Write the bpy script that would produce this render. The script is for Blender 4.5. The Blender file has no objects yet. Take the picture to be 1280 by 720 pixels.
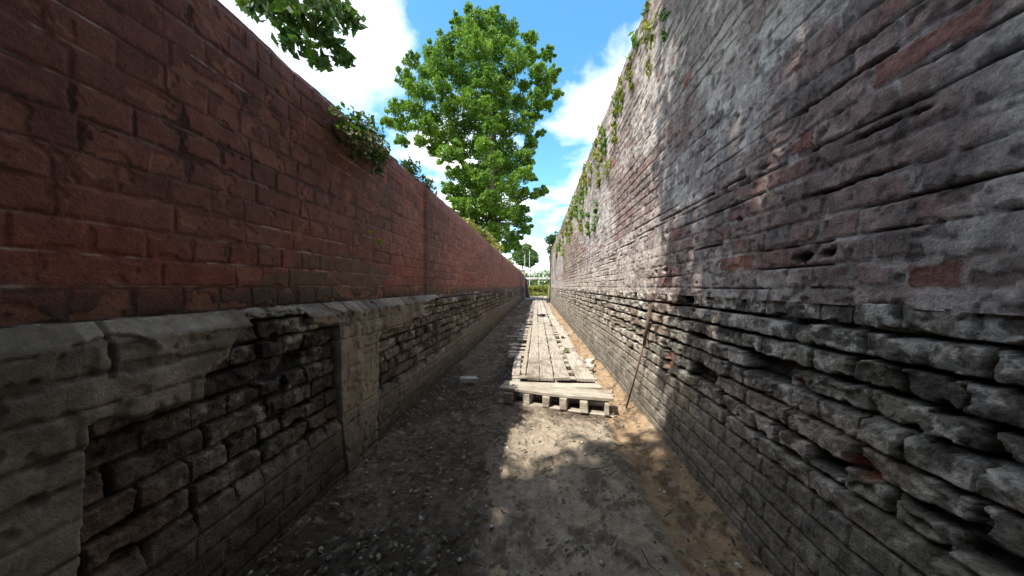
import bpy, math, random
import numpy as np
from mathutils import Vector, Matrix

random.seed(7)
rng = np.random.default_rng(11)
scene = bpy.context.scene
COL = scene.collection
R = math.radians

# ------------------------------------------------------------------ site dimensions (metres)
EYE = 1.08            # camera above the trench floor
XL, XR = -1.09, 0.92  # faces of the two walls
F = 380.0             # focal length in pixels of a 1280 wide frame
TOP_L, TOP_R = 2.09, 3.43
LEDGE_L, LEDGE_R = 0.985, 1.045
END_L, END_R = 30.0, 21.5

# ------------------------------------------------------------------ helpers
def link(o, parent=None):
    COL.objects.link(o)
    if parent is not None:
        o.parent = parent
    return o

def tag(o, label=None, cat=None, group=None, kind=None):
    if label: o['label'] = label
    if cat: o['category'] = cat
    if group: o['group'] = group
    if kind: o['kind'] = kind
    return o

def empty(name, loc=(0, 0, 0), rz=0):
    o = bpy.data.objects.new(name, None)
    o.location = loc
    o.rotation_euler = (0, 0, rz)
    o.empty_display_size = .2
    return link(o)

def mesh_obj(name, verts, faces, mat, parent=None, smooth=False, colors=None):
    me = bpy.data.meshes.new(name)
    verts = np.asarray(verts, dtype=np.float32).reshape(-1, 3)
    if isinstance(faces, np.ndarray):
        n, k = faces.shape
        me.vertices.add(len(verts))
        me.vertices.foreach_set('co', verts.ravel())
        me.loops.add(n * k)
        me.loops.foreach_set('vertex_index', faces.astype(np.int32).ravel())
        me.polygons.add(n)
        me.polygons.foreach_set('loop_start', np.arange(0, n * k, k, dtype=np.int32))
        me.update(calc_edges=True)
    else:
        me.from_pydata(verts.tolist(), [], faces)
        me.update()
    if colors is not None:
        a = me.color_attributes.new('albedo', 'FLOAT_COLOR', 'POINT')
        c = np.ones((len(verts), 4), dtype=np.float32)
        c[:, :3] = colors
        a.data.foreach_set('color', c.ravel())
    if smooth:
        me.polygons.foreach_set('use_smooth', np.ones(len(me.polygons), dtype=bool))
    me.materials.append(mat)
    me.validate()
    o = bpy.data.objects.new(name, me)
    return link(o, parent)

def _hash(ix, iy, seed):
    h = (ix.astype(np.int64) * 374761393 + iy.astype(np.int64) * 668265263 + seed * 1274126177) & 0xffffffff
    h = ((h ^ (h >> 13)) * 1274126177) & 0xffffffff
    h = ((h ^ (h >> 16)) * 2246822519) & 0xffffffff
    h = h ^ (h >> 15)
    return (h & 0xffffff).astype(np.float64) / 16777215.0

def vnoise(x, y, seed=0):
    x = np.asarray(x, dtype=np.float64); y = np.asarray(y, dtype=np.float64)
    x, y = np.broadcast_arrays(x, y)
    ix, iy = np.floor(x), np.floor(y)
    fx, fy = x - ix, y - iy
    fx = fx * fx * (3 - 2 * fx); fy = fy * fy * (3 - 2 * fy)
    a = _hash(ix, iy, seed); b = _hash(ix + 1, iy, seed)
    c = _hash(ix, iy + 1, seed); d = _hash(ix + 1, iy + 1, seed)
    return (a + (b - a) * fx) * (1 - fy) + (c + (d - c) * fx) * fy

def fbm(x, y, seed=0, oct=4, gain=.5):
    s = 0; amp = 1; tot = 0
    for i in range(oct):
        s = s + amp * vnoise(x * 2 ** i + i * 17.3, y * 2 ** i - i * 9.1, seed + i * 31)
        tot += amp; amp *= gain
    return s / tot

def sst(a, b, x):
    t = np.clip((x - a) / (b - a), 0, 1)
    return t * t * (3 - 2 * t)

def lerp3(c, d, t):
    c = np.asarray(c, dtype=np.float64); d = np.asarray(d, dtype=np.float64)
    return c + (d - c) * t[..., None]

def interp(pts, x):
    return np.interp(x, [p[0] for p in pts], [p[1] for p in pts])

# ------------------------------------------------------------------ materials
def new_mat(name):
    m = bpy.data.materials.new(name)
    m.use_nodes = True
    nt = m.node_tree
    b = nt.nodes['Principled BSDF']
    return m, nt, b

def N(nt, typ, **kw):
    n = nt.nodes.new(typ)
    for k, v in kw.items():
        if k in n.inputs: n.inputs[k].default_value = v
        else: setattr(n, k, v)
    return n

def noise_color(nt, c1, c2, scale, detail=6, rough=.6, lo=.35, hi=.65, stretch=None):
    tc = N(nt, 'ShaderNodeTexCoord')
    vec = tc.outputs['Object']
    if stretch:
        mp = N(nt, 'ShaderNodeMapping'); mp.inputs['Scale'].default_value = stretch
        nt.links.new(vec, mp.inputs['Vector']); vec = mp.outputs['Vector']
    n = N(nt, 'ShaderNodeTexNoise', Scale=scale, Detail=detail, Roughness=rough)
    nt.links.new(vec, n.inputs['Vector'])
    r = N(nt, 'ShaderNodeValToRGB')
    r.color_ramp.elements[0].position = lo; r.color_ramp.elements[1].position = hi
    r.color_ramp.elements[0].color = (*c1, 1); r.color_ramp.elements[1].color = (*c2, 1)
    nt.links.new(n.outputs['Fac'], r.inputs['Fac'])
    return r.outputs['Color'], n.outputs['Fac'], vec

def add_bump(nt, b, vec, scale, dist, strength=.6, detail=8, rough=.65):
    n = N(nt, 'ShaderNodeTexNoise', Scale=scale, Detail=detail, Roughness=rough)
    nt.links.new(vec, n.inputs['Vector'])
    bp = N(nt, 'ShaderNodeBump', Strength=strength, Distance=dist)
    nt.links.new(n.outputs['Fac'], bp.inputs['Height'])
    nt.links.new(bp.outputs['Normal'], b.inputs['Normal'])
    return bp

def simple_mat(name, c1, c2, scale, rough=.85, bump=(60, .004), stretch=None, lo=.35, hi=.65, tint=.0):
    m, nt, b = new_mat(name)
    col, fac, vec = noise_color(nt, c1, c2, scale, stretch=stretch, lo=lo, hi=hi)
    if tint:
        oi = N(nt, 'ShaderNodeObjectInfo')
        hs = N(nt, 'ShaderNodeHueSaturation')
        mr = N(nt, 'ShaderNodeMapRange'); mr.inputs['To Min'].default_value = 1 - tint; mr.inputs['To Max'].default_value = 1 + tint
        nt.links.new(oi.outputs['Random'], mr.inputs['Value']); nt.links.new(mr.outputs['Result'], hs.inputs['Value'])
        nt.links.new(col, hs.inputs['Color']); col = hs.outputs['Color']
    nt.links.new(col, b.inputs['Base Color'])
    b.inputs['Roughness'].default_value = rough
    b.inputs['Specular IOR Level'].default_value = .25
    if bump: add_bump(nt, b, vec, bump[0], bump[1])
    return m

def board_mat(name, stretch):
    m = simple_mat(name, (.22, .185, .145), (.53, .475, .40), 5, .88, (45, .004), stretch, .30, .68, .22)
    nt = m.node_tree; b = nt.nodes['Principled BSDF']
    src = b.inputs['Base Color'].links[0].from_socket
    geo = N(nt, 'ShaderNodeNewGeometry')
    n = N(nt, 'ShaderNodeTexNoise', Scale=3.2, Detail=8, Roughness=.65); nt.links.new(geo.outputs['Position'], n.inputs['Vector'])
    r = N(nt, 'ShaderNodeValToRGB'); r.color_ramp.elements[0].position = .50; r.color_ramp.elements[1].position = .68
    nt.links.new(n.outputs['Fac'], r.inputs['Fac'])
    mx = N(nt, 'ShaderNodeMixRGB'); mx.inputs['Color2'].default_value = (.12, .09, .06, 1)
    ml = N(nt, 'ShaderNodeMath', operation='MULTIPLY'); ml.inputs[1].default_value = .75
    nt.links.new(r.outputs['Color'], ml.inputs[0]); nt.links.new(ml.outputs[0], mx.inputs['Fac'])
    nt.links.new(src, mx.inputs['Color1']); nt.links.new(mx.outputs['Color'], b.inputs['Base Color'])
    return m

def albedo_mat(name, speck=.35, speck_scale=90, bump_scale=110, bump_dist=.004, rough=.9, strength=.8):
    """colour from the surface's own painted albedo, broken up by two sizes of grain"""
    m, nt, b = new_mat(name)
    at = N(nt, 'ShaderNodeAttribute'); at.attribute_name = 'albedo'
    tc = N(nt, 'ShaderNodeTexCoord')
    n1 = N(nt, 'ShaderNodeTexNoise', Scale=speck_scale, Detail=6, Roughness=.7)
    n2 = N(nt, 'ShaderNodeTexNoise', Scale=speck_scale * .22, Detail=5, Roughness=.6)
    for n in (n1, n2): nt.links.new(tc.outputs['Object'], n.inputs['Vector'])
    ad = N(nt, 'ShaderNodeMath', operation='ADD')
    nt.links.new(n1.outputs['Fac'], ad.inputs[0]); nt.links.new(n2.outputs['Fac'], ad.inputs[1])
    mr = N(nt, 'ShaderNodeMapRange')
    mr.inputs['From Min'].default_value = .7; mr.inputs['From Max'].default_value = 1.3
    mr.inputs['To Min'].default_value = 1 - speck; mr.inputs['To Max'].default_value = 1 + speck
    nt.links.new(ad.outputs[0], mr.inputs['Value'])
    vm = N(nt, 'ShaderNodeVectorMath', operation='SCALE')
    nt.links.new(at.outputs['Color'], vm.inputs[0]); nt.links.new(mr.outputs['Result'], vm.inputs['Scale'])
    nt.links.new(vm.outputs['Vector'], b.inputs['Base Color'])
    b.inputs['Roughness'].default_value = rough
    b.inputs['Specular IOR Level'].default_value = .2
    add_bump(nt, b, tc.outputs['Object'], bump_scale, bump_dist, strength)
    return m

def leaf_mat(name, c1, c2, c3, scale=1.2, trans=.35):
    m, nt, b = new_mat(name)
    at = N(nt, 'ShaderNodeAttribute'); at.attribute_name = 'albedo'
    nt.links.new(at.outputs['Color'], b.inputs['Base Color'])
    b.inputs['Roughness'].default_value = .5
    b.inputs['Specular IOR Level'].default_value = .35
    tr = N(nt, 'ShaderNodeBsdfTranslucent')
    vm = N(nt, 'ShaderNodeVectorMath', operation='MULTIPLY'); vm.inputs[1].default_value = (1.3, 1.5, .6)
    nt.links.new(at.outputs['Color'], vm.inputs[0]); nt.links.new(vm.outputs['Vector'], tr.inputs['Color'])
    mx = N(nt, 'ShaderNodeMixShader'); mx.inputs['Fac'].default_value = trans
    nt.links.new(b.outputs['BSDF'], mx.inputs[1]); nt.links.new(tr.outputs['BSDF'], mx.inputs[2])
    nt.links.new(mx.outputs['Shader'], nt.nodes['Material Output'].inputs['Surface'])
    m['cols'] = 0
    return m, (np.array(c1), np.array(c2), np.array(c3))

M_paint = albedo_mat('red_painted_brick', .34, 70, 140, .004, .78)
M_brick = albedo_mat('weathered_brick', .65, 90, 150, .009, .92, 1.0)
M_render = albedo_mat('cement_render', .40, 60, 150, .005, .9)
M_lime = albedo_mat('limewashed_brick', .55, 95, 160, .008, .92, 1.0)
M_soil = albedo_mat('trodden_soil', .45, 90, 120, .008, .95, 1.0)
M_terrain = simple_mat('grass_bank', (.07, .10, .03), (.17, .17, .07), 1.5, .95, (25, .03))
M_wood = board_mat('weathered_board', (14, 1.2, 6))
M_woodx = board_mat('weathered_slat', (1.2, 14, 6))
M_block = simple_mat('sawn_block', (.30, .24, .18), (.46, .39, .30), 9, .9, (70, .003), None, .3, .7, .12)
M_bark = simple_mat('bark', (.05, .04, .03), (.14, .115, .09), 9, .95, (20, .02), (6, 6, 1))
M_twig = simple_mat('dry_twig', (.18, .14, .09), (.34, .27, .18), 20, .9, (80, .002))
M_stick = simple_mat('brown_stick', (.11, .07, .045), (.22, .15, .10), 20, .8, (80, .002))
M_stone = simple_mat('pale_rubble', (.36, .33, .29), (.62, .58, .52), 14, .9, (60, .006))
M_rubble_brick = simple_mat('broken_brick', (.38, .12, .06), (.55, .24, .14), 18, .9, (60, .006))
M_conc = simple_mat('concrete', (.42, .40, .36), (.62, .59, .54), 4, .85, (40, .004))
M_metal = simple_mat('galvanised_tube', (.45, .47, .48), (.62, .63, .63), 12, .5, None)
M_pier = simple_mat('pink_brick_pier', (.42, .24, .18), (.58, .42, .35), 7, .9, (30, .01))

L_tree, C_tree = leaf_mat('tree_leaves', (.055, .115, .016), (.145, .25, .03), (.29, .40, .07))
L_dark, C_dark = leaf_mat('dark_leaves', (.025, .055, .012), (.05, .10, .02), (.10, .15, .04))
L_weed, C_weed = leaf_mat('weed_leaves', (.12, .15, .03), (.24, .25, .06), (.38, .35, .12))
L_dry, C_dry = leaf_mat('dry_leaves', (.10, .07, .04), (.22, .17, .10), (.36, .30, .18), trans=.15)
L_pale, C_pale = leaf_mat('far_leaves', (.06, .11, .03), (.11, .17, .05), (.16, .23, .08))
L_spr, C_spr = leaf_mat('sprig_leaves', (.35, .38, .06), (.5, .5, .12), (.6, .58, .2))

# ------------------------------------------------------------------ brick pattern
def bricks(Y, Z, course, L, seed, jw):
    zz = Z + .006 * (fbm(Y * 1.3, Z * 2, seed + 5, 2) - .5)
    row = np.floor(zz / course)
    fz = zz - row * course
    header = (np.mod(row, 2) == 0)
    Lr = np.where(header, L / 2, L)
    yy = Y + .012 * (vnoise(Y * 6, row * 3.7, seed + 8) - .5) + .11 * _hash(row, row * 0, seed + 3) + np.where(header, L / 4, 0)
    col = np.floor(yy / Lr)
    fy = yy - col * Lr
    dz = np.minimum(fz, course - fz)
    dy = np.minimum(fy, Lr - fy)
    rnd = _hash(row * 7 + 1, col * 3 + 5, seed)
    rnd2 = _hash(row * 5 + 2, col * 11 + 9, seed + 77)
    wob = .011 * (fbm(Y * 34, Z * 34, seed + 9, 3) - .5) - .010 * sst(.60, .70, fbm(Y * 13, Z * 15, seed + 19, 3))
    bed = 1 - sst(jw * .40, jw * .68, dz + wob)
    perp = 1 - sst(jw * .40, jw * .68, dy + wob)
    return row, col, rnd, rnd2, bed, perp, dz, dy

def adaptive(y0, y1, d, lo, hi):
    out = [y0]; y = y0
    while y < y1:
        y += min(hi, max(lo, y * y / (F * d) * .9)); out.append(y)
    out[-1] = y1
    return np.array(out)

def sheet(name, side, ys, zs, fn, mat, parent, back=0.0, keep=None, topcap=False):
    """wall skin: fn(Y, Z) -> (relief into the trench, colour)"""
    Y, Z = np.meshgrid(ys, zs)
    d, col = fn(Y, Z)
    x0 = XL if side < 0 else XR
    X = x0 - side * d
    ny, nz = len(ys), len(zs)
    V = np.stack([X, Y, Z], -1)
    if topcap:
        extra = V[-1:].copy(); extra[..., 0] = x0 + side * .36
        extra[..., 2] -= .01
        V = np.concatenate([V, extra], 0); col = np.concatenate([col, col[-1:]], 0); nz += 1
        e2 = extra.copy(); e2[..., 2] = zs[0]
        V = np.concatenate([V, e2], 0); col = np.concatenate([col, col[-1:]], 0); nz += 1
    idx = np.arange(ny * nz).reshape(nz, ny)
    q = np.stack([idx[:-1, :-1], idx[:-1, 1:], idx[1:, 1:], idx[1:, :-1]], -1)
    if keep is not None:
        k = keep(Y, Z); kk = k[:-1, :-1] | k[1:, 1:] | k[1:, :-1] | k[:-1, 1:]
        q = q[kk]
    q = q.reshape(-1, 4)
    if side > 0: q = q[:, ::-1]
    return mesh_obj(name, V.reshape(-1, 3), q, mat, parent, True, col.reshape(-1, 3))

YB = -7.0
def ycoords(end, d):
    return np.concatenate([np.linspace(YB, .4, 80)[:-1], adaptive(.4, end, d, .0036, .07)])

# ---------------- left wall
def f_red(Y, Z):
    row, col, rnd, rnd2, bed, perp, dz, dy = bricks(Y, Z, .083, .23, 3, .010)
    big = fbm(Y * .8, Z * 1.4, 21, 4)
    j = np.maximum(bed, perp * .75)
    fade = sst(.32, .60, fbm(Y * 1.6 + 4, Z * 5, 33, 3))          # where paint fills the joint
    j = j * (.35 + .65 * fade)
    d = -.0045 * j + .0025 * (rnd - .5) + .004 * (fbm(Y * 24, Z * 24, 40, 4) - .5)
    # buttress-like change of plane further along and bulging
    crease = sst(2.90, 2.96, Y + .015 * fbm(Y * 0, Z * 6, 44, 2))
    d = d + .022 * (crease - 1) + .012 * (fbm(Y * .5, Z * 1.0, 45, 2) - .5)
    low = 1 - sst(LEDGE_L + .03, LEDGE_L + .13, Z)
    c = lerp3((.185, .076, .058), (.285, .122, .092), big)
    c = c * (1 + .34 * (rnd - .5))[..., None]
    # brighter orange-red near the foot, purple higher up
    c = lerp3(c, np.array((.30, .075, .045)), .55 * (1 - sst(1.05, 1.5, Z)) * sst(.4, .6, fbm(Y * 2, Z * 4, 51, 3)))
    # pale mortar showing / dark mortar
    pale = (1 - sst(.0015, .0045, dz + .003 * (fbm(Y * 40, Z * 40, 63, 2) - .5))) * sst(.42, .52, fbm(Y * 2.2, row * 2.3, 60, 3)) * sst(.3, .6, fbm(Y * 25, Z * 25, 61, 2))
    c = lerp3(c, np.array((.52, .40, .33)), np.clip(pale * .95, 0, 1))
    darkj = np.maximum(bed, perp) * sst(.45, .6, fbm(Y * 1.7 + 9, row * 1.9, 62, 3))
    c = lerp3(c, np.array((.055, .032, .026)), darkj * .7)
    # run-off stains: vertical streaks
    st = sst(.52, .75, fbm(Y * 2.6, Z * .35, 70, 4)) * (.35 + .65 * sst(1.2, 2.0, Z))
    c = lerp3(c, np.array((.075, .052, .045)), st * .62)
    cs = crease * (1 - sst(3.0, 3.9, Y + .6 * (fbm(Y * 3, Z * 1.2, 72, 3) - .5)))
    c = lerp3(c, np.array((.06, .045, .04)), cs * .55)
    # grey-green unpainted bricks near the foot
    g = sst(.56, .64, fbm(Y * 1.5 + 3, Z * 3.5, 80, 3)) * (1 - sst(1.22, 1.32, Z)) * (1 - j)
    c = lerp3(c, np.array((.13, .105, .075)), g * .75)
    # sooty band right above the ledge
    band = (1 - sst(LEDGE_L + .02, LEDGE_L + .11 + .05 * fbm(Y * 1.2, Y * 0, 81, 3), Z))
    c = lerp3(c, np.array((.075, .055, .045)), band * .85)
    # bare pinkish top edge with lost paint
    t = sst(TOP_L - .16, TOP_L - .02, Z + .12 * (fbm(Y * 5, Z * 6, 84, 3) - .5))
    c = lerp3(c, np.array((.34, .17, .15)), t * .6)
    d = d - .03 * sst(TOP_L - .035, TOP_L, Z) * fbm(Y * 9, Z, 86, 2)
    # shallow spalls
    sp = sst(.64, .66, fbm(Y * 11, Z * 13, 90, 4)) * (1 - np.maximum(bed, perp))
    d = d - .0035 * sp
    c = lerp3(c, np.array((.34, .15, .10)), sp * .6)
    return d, c

def left_smooth_low(Y):      # height below which mud and render make the foot smooth
    return .35 + .045 * (fbm(Y * 2.2, Y * 0 + 2, 101, 3) - .5) + .12 * sst(2.8, 6, Y)

def f_bare(Y, Z):
    row, col, rnd, rnd2, bed, perp, dz, dy = bricks(Y, Z, .079, .23, 13, .014)
    low = 1 - sst(-.02, .05, Z - left_smooth_low(Y))
    er = fbm(Y * 3, Z * 5, 110, 4)
    deep = .35 + .9 * sst(.35, .65, fbm(Y * 1.3, row * 1.7, 111, 3))
    j = np.maximum(bed * deep, perp * .6 * sst(.3, .6, rnd2 + .1))
    j = np.clip(j, 0, 1.2) * (1 - .85 * low)
    tex = fbm(Y * 16, Z * 16, 112, 4)
    # eroded faces in the courses just below the ledge
    up = sst(.50, .80, Z) * (1 - low)
    d = .035 - .040 * j + .022 * (rnd - .5) * (1 - low) + (.012 + .026 * up) * (tex - .5) + .012 * (fbm(Y * 42, Z * 42, 129, 3) - .5) * (1 - low) - .020 * up * sst(.5, .75, er)
    d = d + .02 * low + .02 * (fbm(Y * 2, Z * 3, 119, 3) - .5)
    miss = (rnd2 > .955) & (Z > .55)
    d = d - .05 * miss * (1 - np.maximum(bed, perp))
    d = np.where((Y < 3.9) & (Z > render_edge(Y) + .015), np.minimum(d, .012), d)
    ledge = LEDGE_L - .012 - .05 * sst(.45, .7, fbm(Y * 4, Y * 0, 115, 3)) * sst(2.4, 2.9, Y)
    d = np.where(Z > ledge, d - (Z - ledge) * 1.6, d)
    base = lerp3((.115, .093, .073), (.22, .18, .14), fbm(Y * 2.5, Z * 4, 120, 4))
    base = base * (1 + .5 * (rnd - .5))[..., None]
    lich = sst(.54, .60, fbm(Y * 26, Z * 26, 121, 4)) * sst(.42, .6, fbm(Y * 2.0, Z * 3.5, 122, 3)) * (.35 + .65 * up)
    c = lerp3(base, np.array((.50, .46, .40)), lich * .9)
    soot = sst(.52, .7, fbm(Y * 9, Z * 12, 124, 3)) * up
    c = lerp3(c, np.array((.035, .03, .026)), soot * .75)
    warm = sst(.5, .68, fbm(Y * 1.8, Z * 2.6, 125, 3)) * (1 - up)
    c = lerp3(c, np.array((.24, .155, .11)), warm * .6)
    c = lerp3(c, np.array((.025, .02, .018)), np.clip(j, 0, 1) * .85)
    c = lerp3(c, np.array((.045, .035, .03)), sst(.56, .64, fbm(Y * 7 + 3, Z * 9, 130, 4)) * .6)
    mud = low * (.6 + .4 * fbm(Y * 5, Z * 5, 126, 3))
    c = lerp3(c, lerp3((.13, .11, .085), (.25, .215, .17), fbm(Y * 3, Z * 4, 127, 4)), mud)
    damp = (1 - sst(.02, .34, Z + .1 * (fbm(Y * 4, Z * 4, 128, 3) - .5)))  # brickwork darker towards the foot, with an uneven limit
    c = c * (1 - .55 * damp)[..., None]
    return d, c

def render_edge(Y):
    """lower limit of the cement render at each distance; inside two places it reaches the ground"""
    e = interp([(.3, .2), (.60, .2), (.63, .76), (.72, .735), (.87, .72), (.885, .82), (.97, .86), (1.03, .955), (1.30, .975), (1.32, .90),
                (1.50, .88), (1.52, .36), (1.60, -.1), (1.90, -.1), (1.915, .36), (1.93, .752), (2.1, .77), (2.43, .745), (2.45, .80), (2.70, .81), (2.74, .915),
                (2.92, .95), (3.2, .958), (3.5, .99), (3.9, 1.1), (40, 1.2)], Y)
    return e + .02 * (fbm(Y * 14, Y * 0 + 3, 140, 3) - .5)

def keep_render(Y, Z):
    return (Z > render_edge(Y)) & (Y < 3.9)

def f_render(Y, Z):
    row, col, rnd, rnd2, bed, perp, dz, dy = bricks(Y, Z, .079, .23, 13, .012)
    s = np.clip((Z - render_edge(Y)) / .012, -1, 1)
    # distance to the vertical broken edges
    de = np.minimum(np.abs(render_edge(Y + .012) - render_edge(Y)), .08) + np.minimum(np.abs(render_edge(Y - .012) - render_edge(Y)), .08)
    edge = np.clip(1 - s, 0, 2) * .5 + (de > .05) * (Z < np.maximum(render_edge(Y + .012), render_edge(Y - .012)))
    d = .062 + .010 * (fbm(Y * 3, Z * 3, 150, 3) - .5) + .010 * (fbm(Y * 18, Z * 18, 151, 4) - .5) - .006 * sst(.66, .7, fbm(Y * 24, Z * 24, 159, 2))
    ghost = bed * sst(.45, .6, fbm(Y * 1.5, row * 2.1, 152, 2)) + perp * .6 * sst(.5, .6, fbm(Y * 3, row * 2.1, 153, 2))
    d = d - .006 * ghost - .05 * np.clip(edge, 0, 1)
    top = LEDGE_L - .045
    d = np.where(Z > top, .062 - (Z - top) * 1.15 + .012 * (fbm(Y * 13, Z * 20, 154, 4) - .5), d)
    chip = sst(.60, .63, fbm(Y * 7, Z * 8, 161, 4)) * sst(LEDGE_L - .16, LEDGE_L - .05, Z)
    bj = 1 - sst(.003, .008, np.abs(np.mod(Y + .02 * fbm(Y * 0, Z * 20, 162, 2), .47) - .2))
    bj = bj * (Z > LEDGE_L - .13)
    d = d - .014 * chip - .010 * bj
    # hairline cracks
    cr = (1 - sst(.0, .006, np.abs(fbm(Y * 2.1 + 5, Z * 2.6, 155, 5, .6) - .5))) * sst(.55, .62, fbm(Y * 1.5, Z * 2, 158, 2))
    d = d - .006 * cr
    c = lerp3((.27, .225, .17), (.42, .36, .285), fbm(Y * 2.5, Z * 3.5, 156, 4))
    c = lerp3(c, np.array((.09, .072, .055)), np.clip(ghost + cr * .8, 0, 1) * .55)
    st = sst(.5, .72, fbm(Y * 5, Z * 1.2, 157, 4))
    c = lerp3(c, np.array((.13, .105, .08)), st * .5)
    c = lerp3(c, np.array((.40, .36, .30)), sst(LEDGE_L - .05, LEDGE_L - .03, Z) * .55)  # ledge top paled: light caught by its slope is put into the colour
    c = lerp3(c, np.array((.05, .04, .035)), np.clip(edge, 0, 1) * .7)
    c = lerp3(c, np.array((.15, .12, .10)), np.clip(chip * .6 + bj * .8, 0, 1))
    drip = sst(.52, .62, fbm(Y * 12, Z * 1.1, 163, 3)) * sst(.35, .95, Z)
    c = lerp3(c, np.array((.10, .085, .065)), drip * .5)
    damp = 1 - sst(.0, .3, Z)  # render gets darker towards the floor
    return d, c * (1 - .4 * damp)[..., None]

yl = ycoords(END_L, 1.09)
wl = empty('brick_wall', (XL, 0, 0))
tag(wl, 'lower red painted brick wall on the left with bare eroded brick and cement render along its foot', 'wall')
def rel(o, p):
    o.matrix_parent_inverse = p.matrix_world.inverted() if False else Matrix.Translation(-Vector(p.location))
    return o
rel(sheet('painted_brickwork', -1, yl, np.arange(LEDGE_L - .03, TOP_L + .001, .005), f_red, M_paint, wl, topcap=True), wl)
rel(sheet('bare_brickwork', -1, yl, np.arange(-.10, LEDGE_L + .022, .0044), f_bare, M_brick, wl), wl)
rel(sheet('cement_render', -1, adaptive(.3, 3.95, 1.09, .0045, .07), np.arange(-.08, LEDGE_L + .012, .006), f_render, M_render, wl, keep=keep_render), wl)

# ---------------- right wall
CRACKS = [(.42, 2.55, 3.75), (.478, 1.25, 2.35), (.50, 4.2, 8.4), (.33, 3.3, 4.0), (.60, .78, 1.25), (.30, .80, 1.15), (.21, 1.5, 1.9), (.415, .70, 1.0)]
HOLES = [(.115, 2.24, .045, .022), (.115, 2.42, .03, .016), (.105, 1.03, .03, .016), (.10, 1.12, .04, .018), (.30, 1.45, .02, .015), (.9, 1.9, .02, .02)]
def f_lime(Y, Z):
    row, col, rnd, rnd2, bed, perp, dz, dy = bricks(Y, Z, .0765, .23, 203, .013)
    e = Z - EYE
    cover = sst(.33, .50, fbm(Y * .9 + 2, Z * 1.5, 210, 4) + .16 * (1 - sst(1.5, 2.2, Z)) - .10)     # lime crust
    j = np.maximum(bed, perp * .9) * (1 - .72 * cover)
    tex = fbm(Y * 15, Z * 15, 211, 4)
    d = .012 - .007 * j + .004 * (rnd - .5) * (1 - cover) + .009 * (tex - .5) + .006 * (fbm(Y * 3, Z * 3, 212, 3) - .5) + .006 * (fbm(Y * 45, Z * 45, 209, 2) - .5)
    d = d + .05 * (fbm(Y * .35, Z * .6, 213, 2) - .5)
    c = lerp3((.27, .165, .14), (.39, .285, .245), rnd)
    c = lerp3(c, np.array((.22, .095, .075)), sst(.72, .8, rnd2) * .65)
    c = lerp3(c, np.array((.10, .085, .08)), sst(.78, .88, rnd) * .6)
    crust = lerp3((.44, .37, .325), (.66, .585, .52), fbm(Y * 4, Z * 6, 214, 4))
    c = lerp3(c, crust, np.clip(cover * .85 + .15 * tex, 0, 1))
    c = lerp3(c, np.array((.46, .41, .37)), np.maximum(bed, perp) * (1 - cover) * sst(.35, .55, fbm(Y * 4, Z * 4, 215, 2)) * .75)
    blot = sst(.54, .62, fbm(Y * 12, Z * 15, 216, 5, .6))
    c = lerp3(c, np.array((.13, .11, .10)), blot * .45)
    pit = sst(.66, .72, fbm(Y * 26, Z * 30, 217, 2))
    d = d - .005 * pit
    c = lerp3(c, np.array((.09, .07, .065)), pit * .6)
    # dark and ochre run-off from the top
    st = sst(.46, .7, fbm(Y * 2.4, Z * .25, 218, 4)) * sst(1.5, 3.0, Z)
    c = lerp3(c, np.array((.10, .085, .075)), st * .6)
    oc = sst(.48, .66, fbm(Y * 1.6 + 7, Z * .35, 219, 3)) * sst(4.5, 8, Y)
    c = lerp3(c, np.array((.38, .31, .17)), oc * .5)
    foot = (1 - sst(LEDGE_R, LEDGE_R + .5, Z)) * sst(2.5, 6, Y)
    c = lerp3(c, np.array((.55, .50, .43)), foot * .6)
    for (ce, a, b) in CRACKS:
        zc = ce + .014 * (fbm(Y * 9, Y * 0, 230, 4) - .5)
        m = (1 - sst(.0025, .0062, np.abs(e - zc) + .010 * (fbm(Y * 30, Z * 30, 232, 3) - .5))) * sst(a, a + .12, Y) * (1 - sst(b - .12, b, Y))
        m = m * sst(.25, .35, vnoise(Y * 11, Y * 0 + ce * 9, 231))
        d = d - .035 * m
        c = lerp3(c, np.array((.02, .016, .014)), m)
    for (he, hy, a, b) in HOLES:
        r = np.sqrt(((Y - hy) / a) ** 2 + ((e - he) / b) ** 2) + .5 * (fbm(Y * 30, Z * 30, 233, 2) - .5)
        m = 1 - sst(.7, 1.0, r)
        d = d - .06 * m; c = lerp3(c, np.array((.03, .024, .02)), m)
    # thin open bed joints here and there
    ob = (1 - sst(.0015, .0045, dz + .006 * (fbm(Y * 28, Z * 28, 250, 3) - .5))) * sst(.54, .60, fbm(Y * 1.7, row * 2.7, 251, 3))
    d = d - .014 * ob; c = lerp3(c, np.array((.035, .028, .025)), ob * .9)
    fl = sst(.55, .575, fbm(Y * 8 + 1, Z * 10, 252, 4))
    d = d - .005 * fl; c = lerp3(c, np.array((.23, .155, .135)), fl * .45)
    # single red bricks
    red = (_hash(row, col, 240) > .975)
    c = lerp3(c, np.array((.28, .11, .085)), (red * (1 - np.maximum(bed, perp)) * .8))
    d = d - .06 * sst(TOP_R - .05, TOP_R, Z) * fbm(Y * 6, Z, 241, 2)
    return d, c

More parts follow.
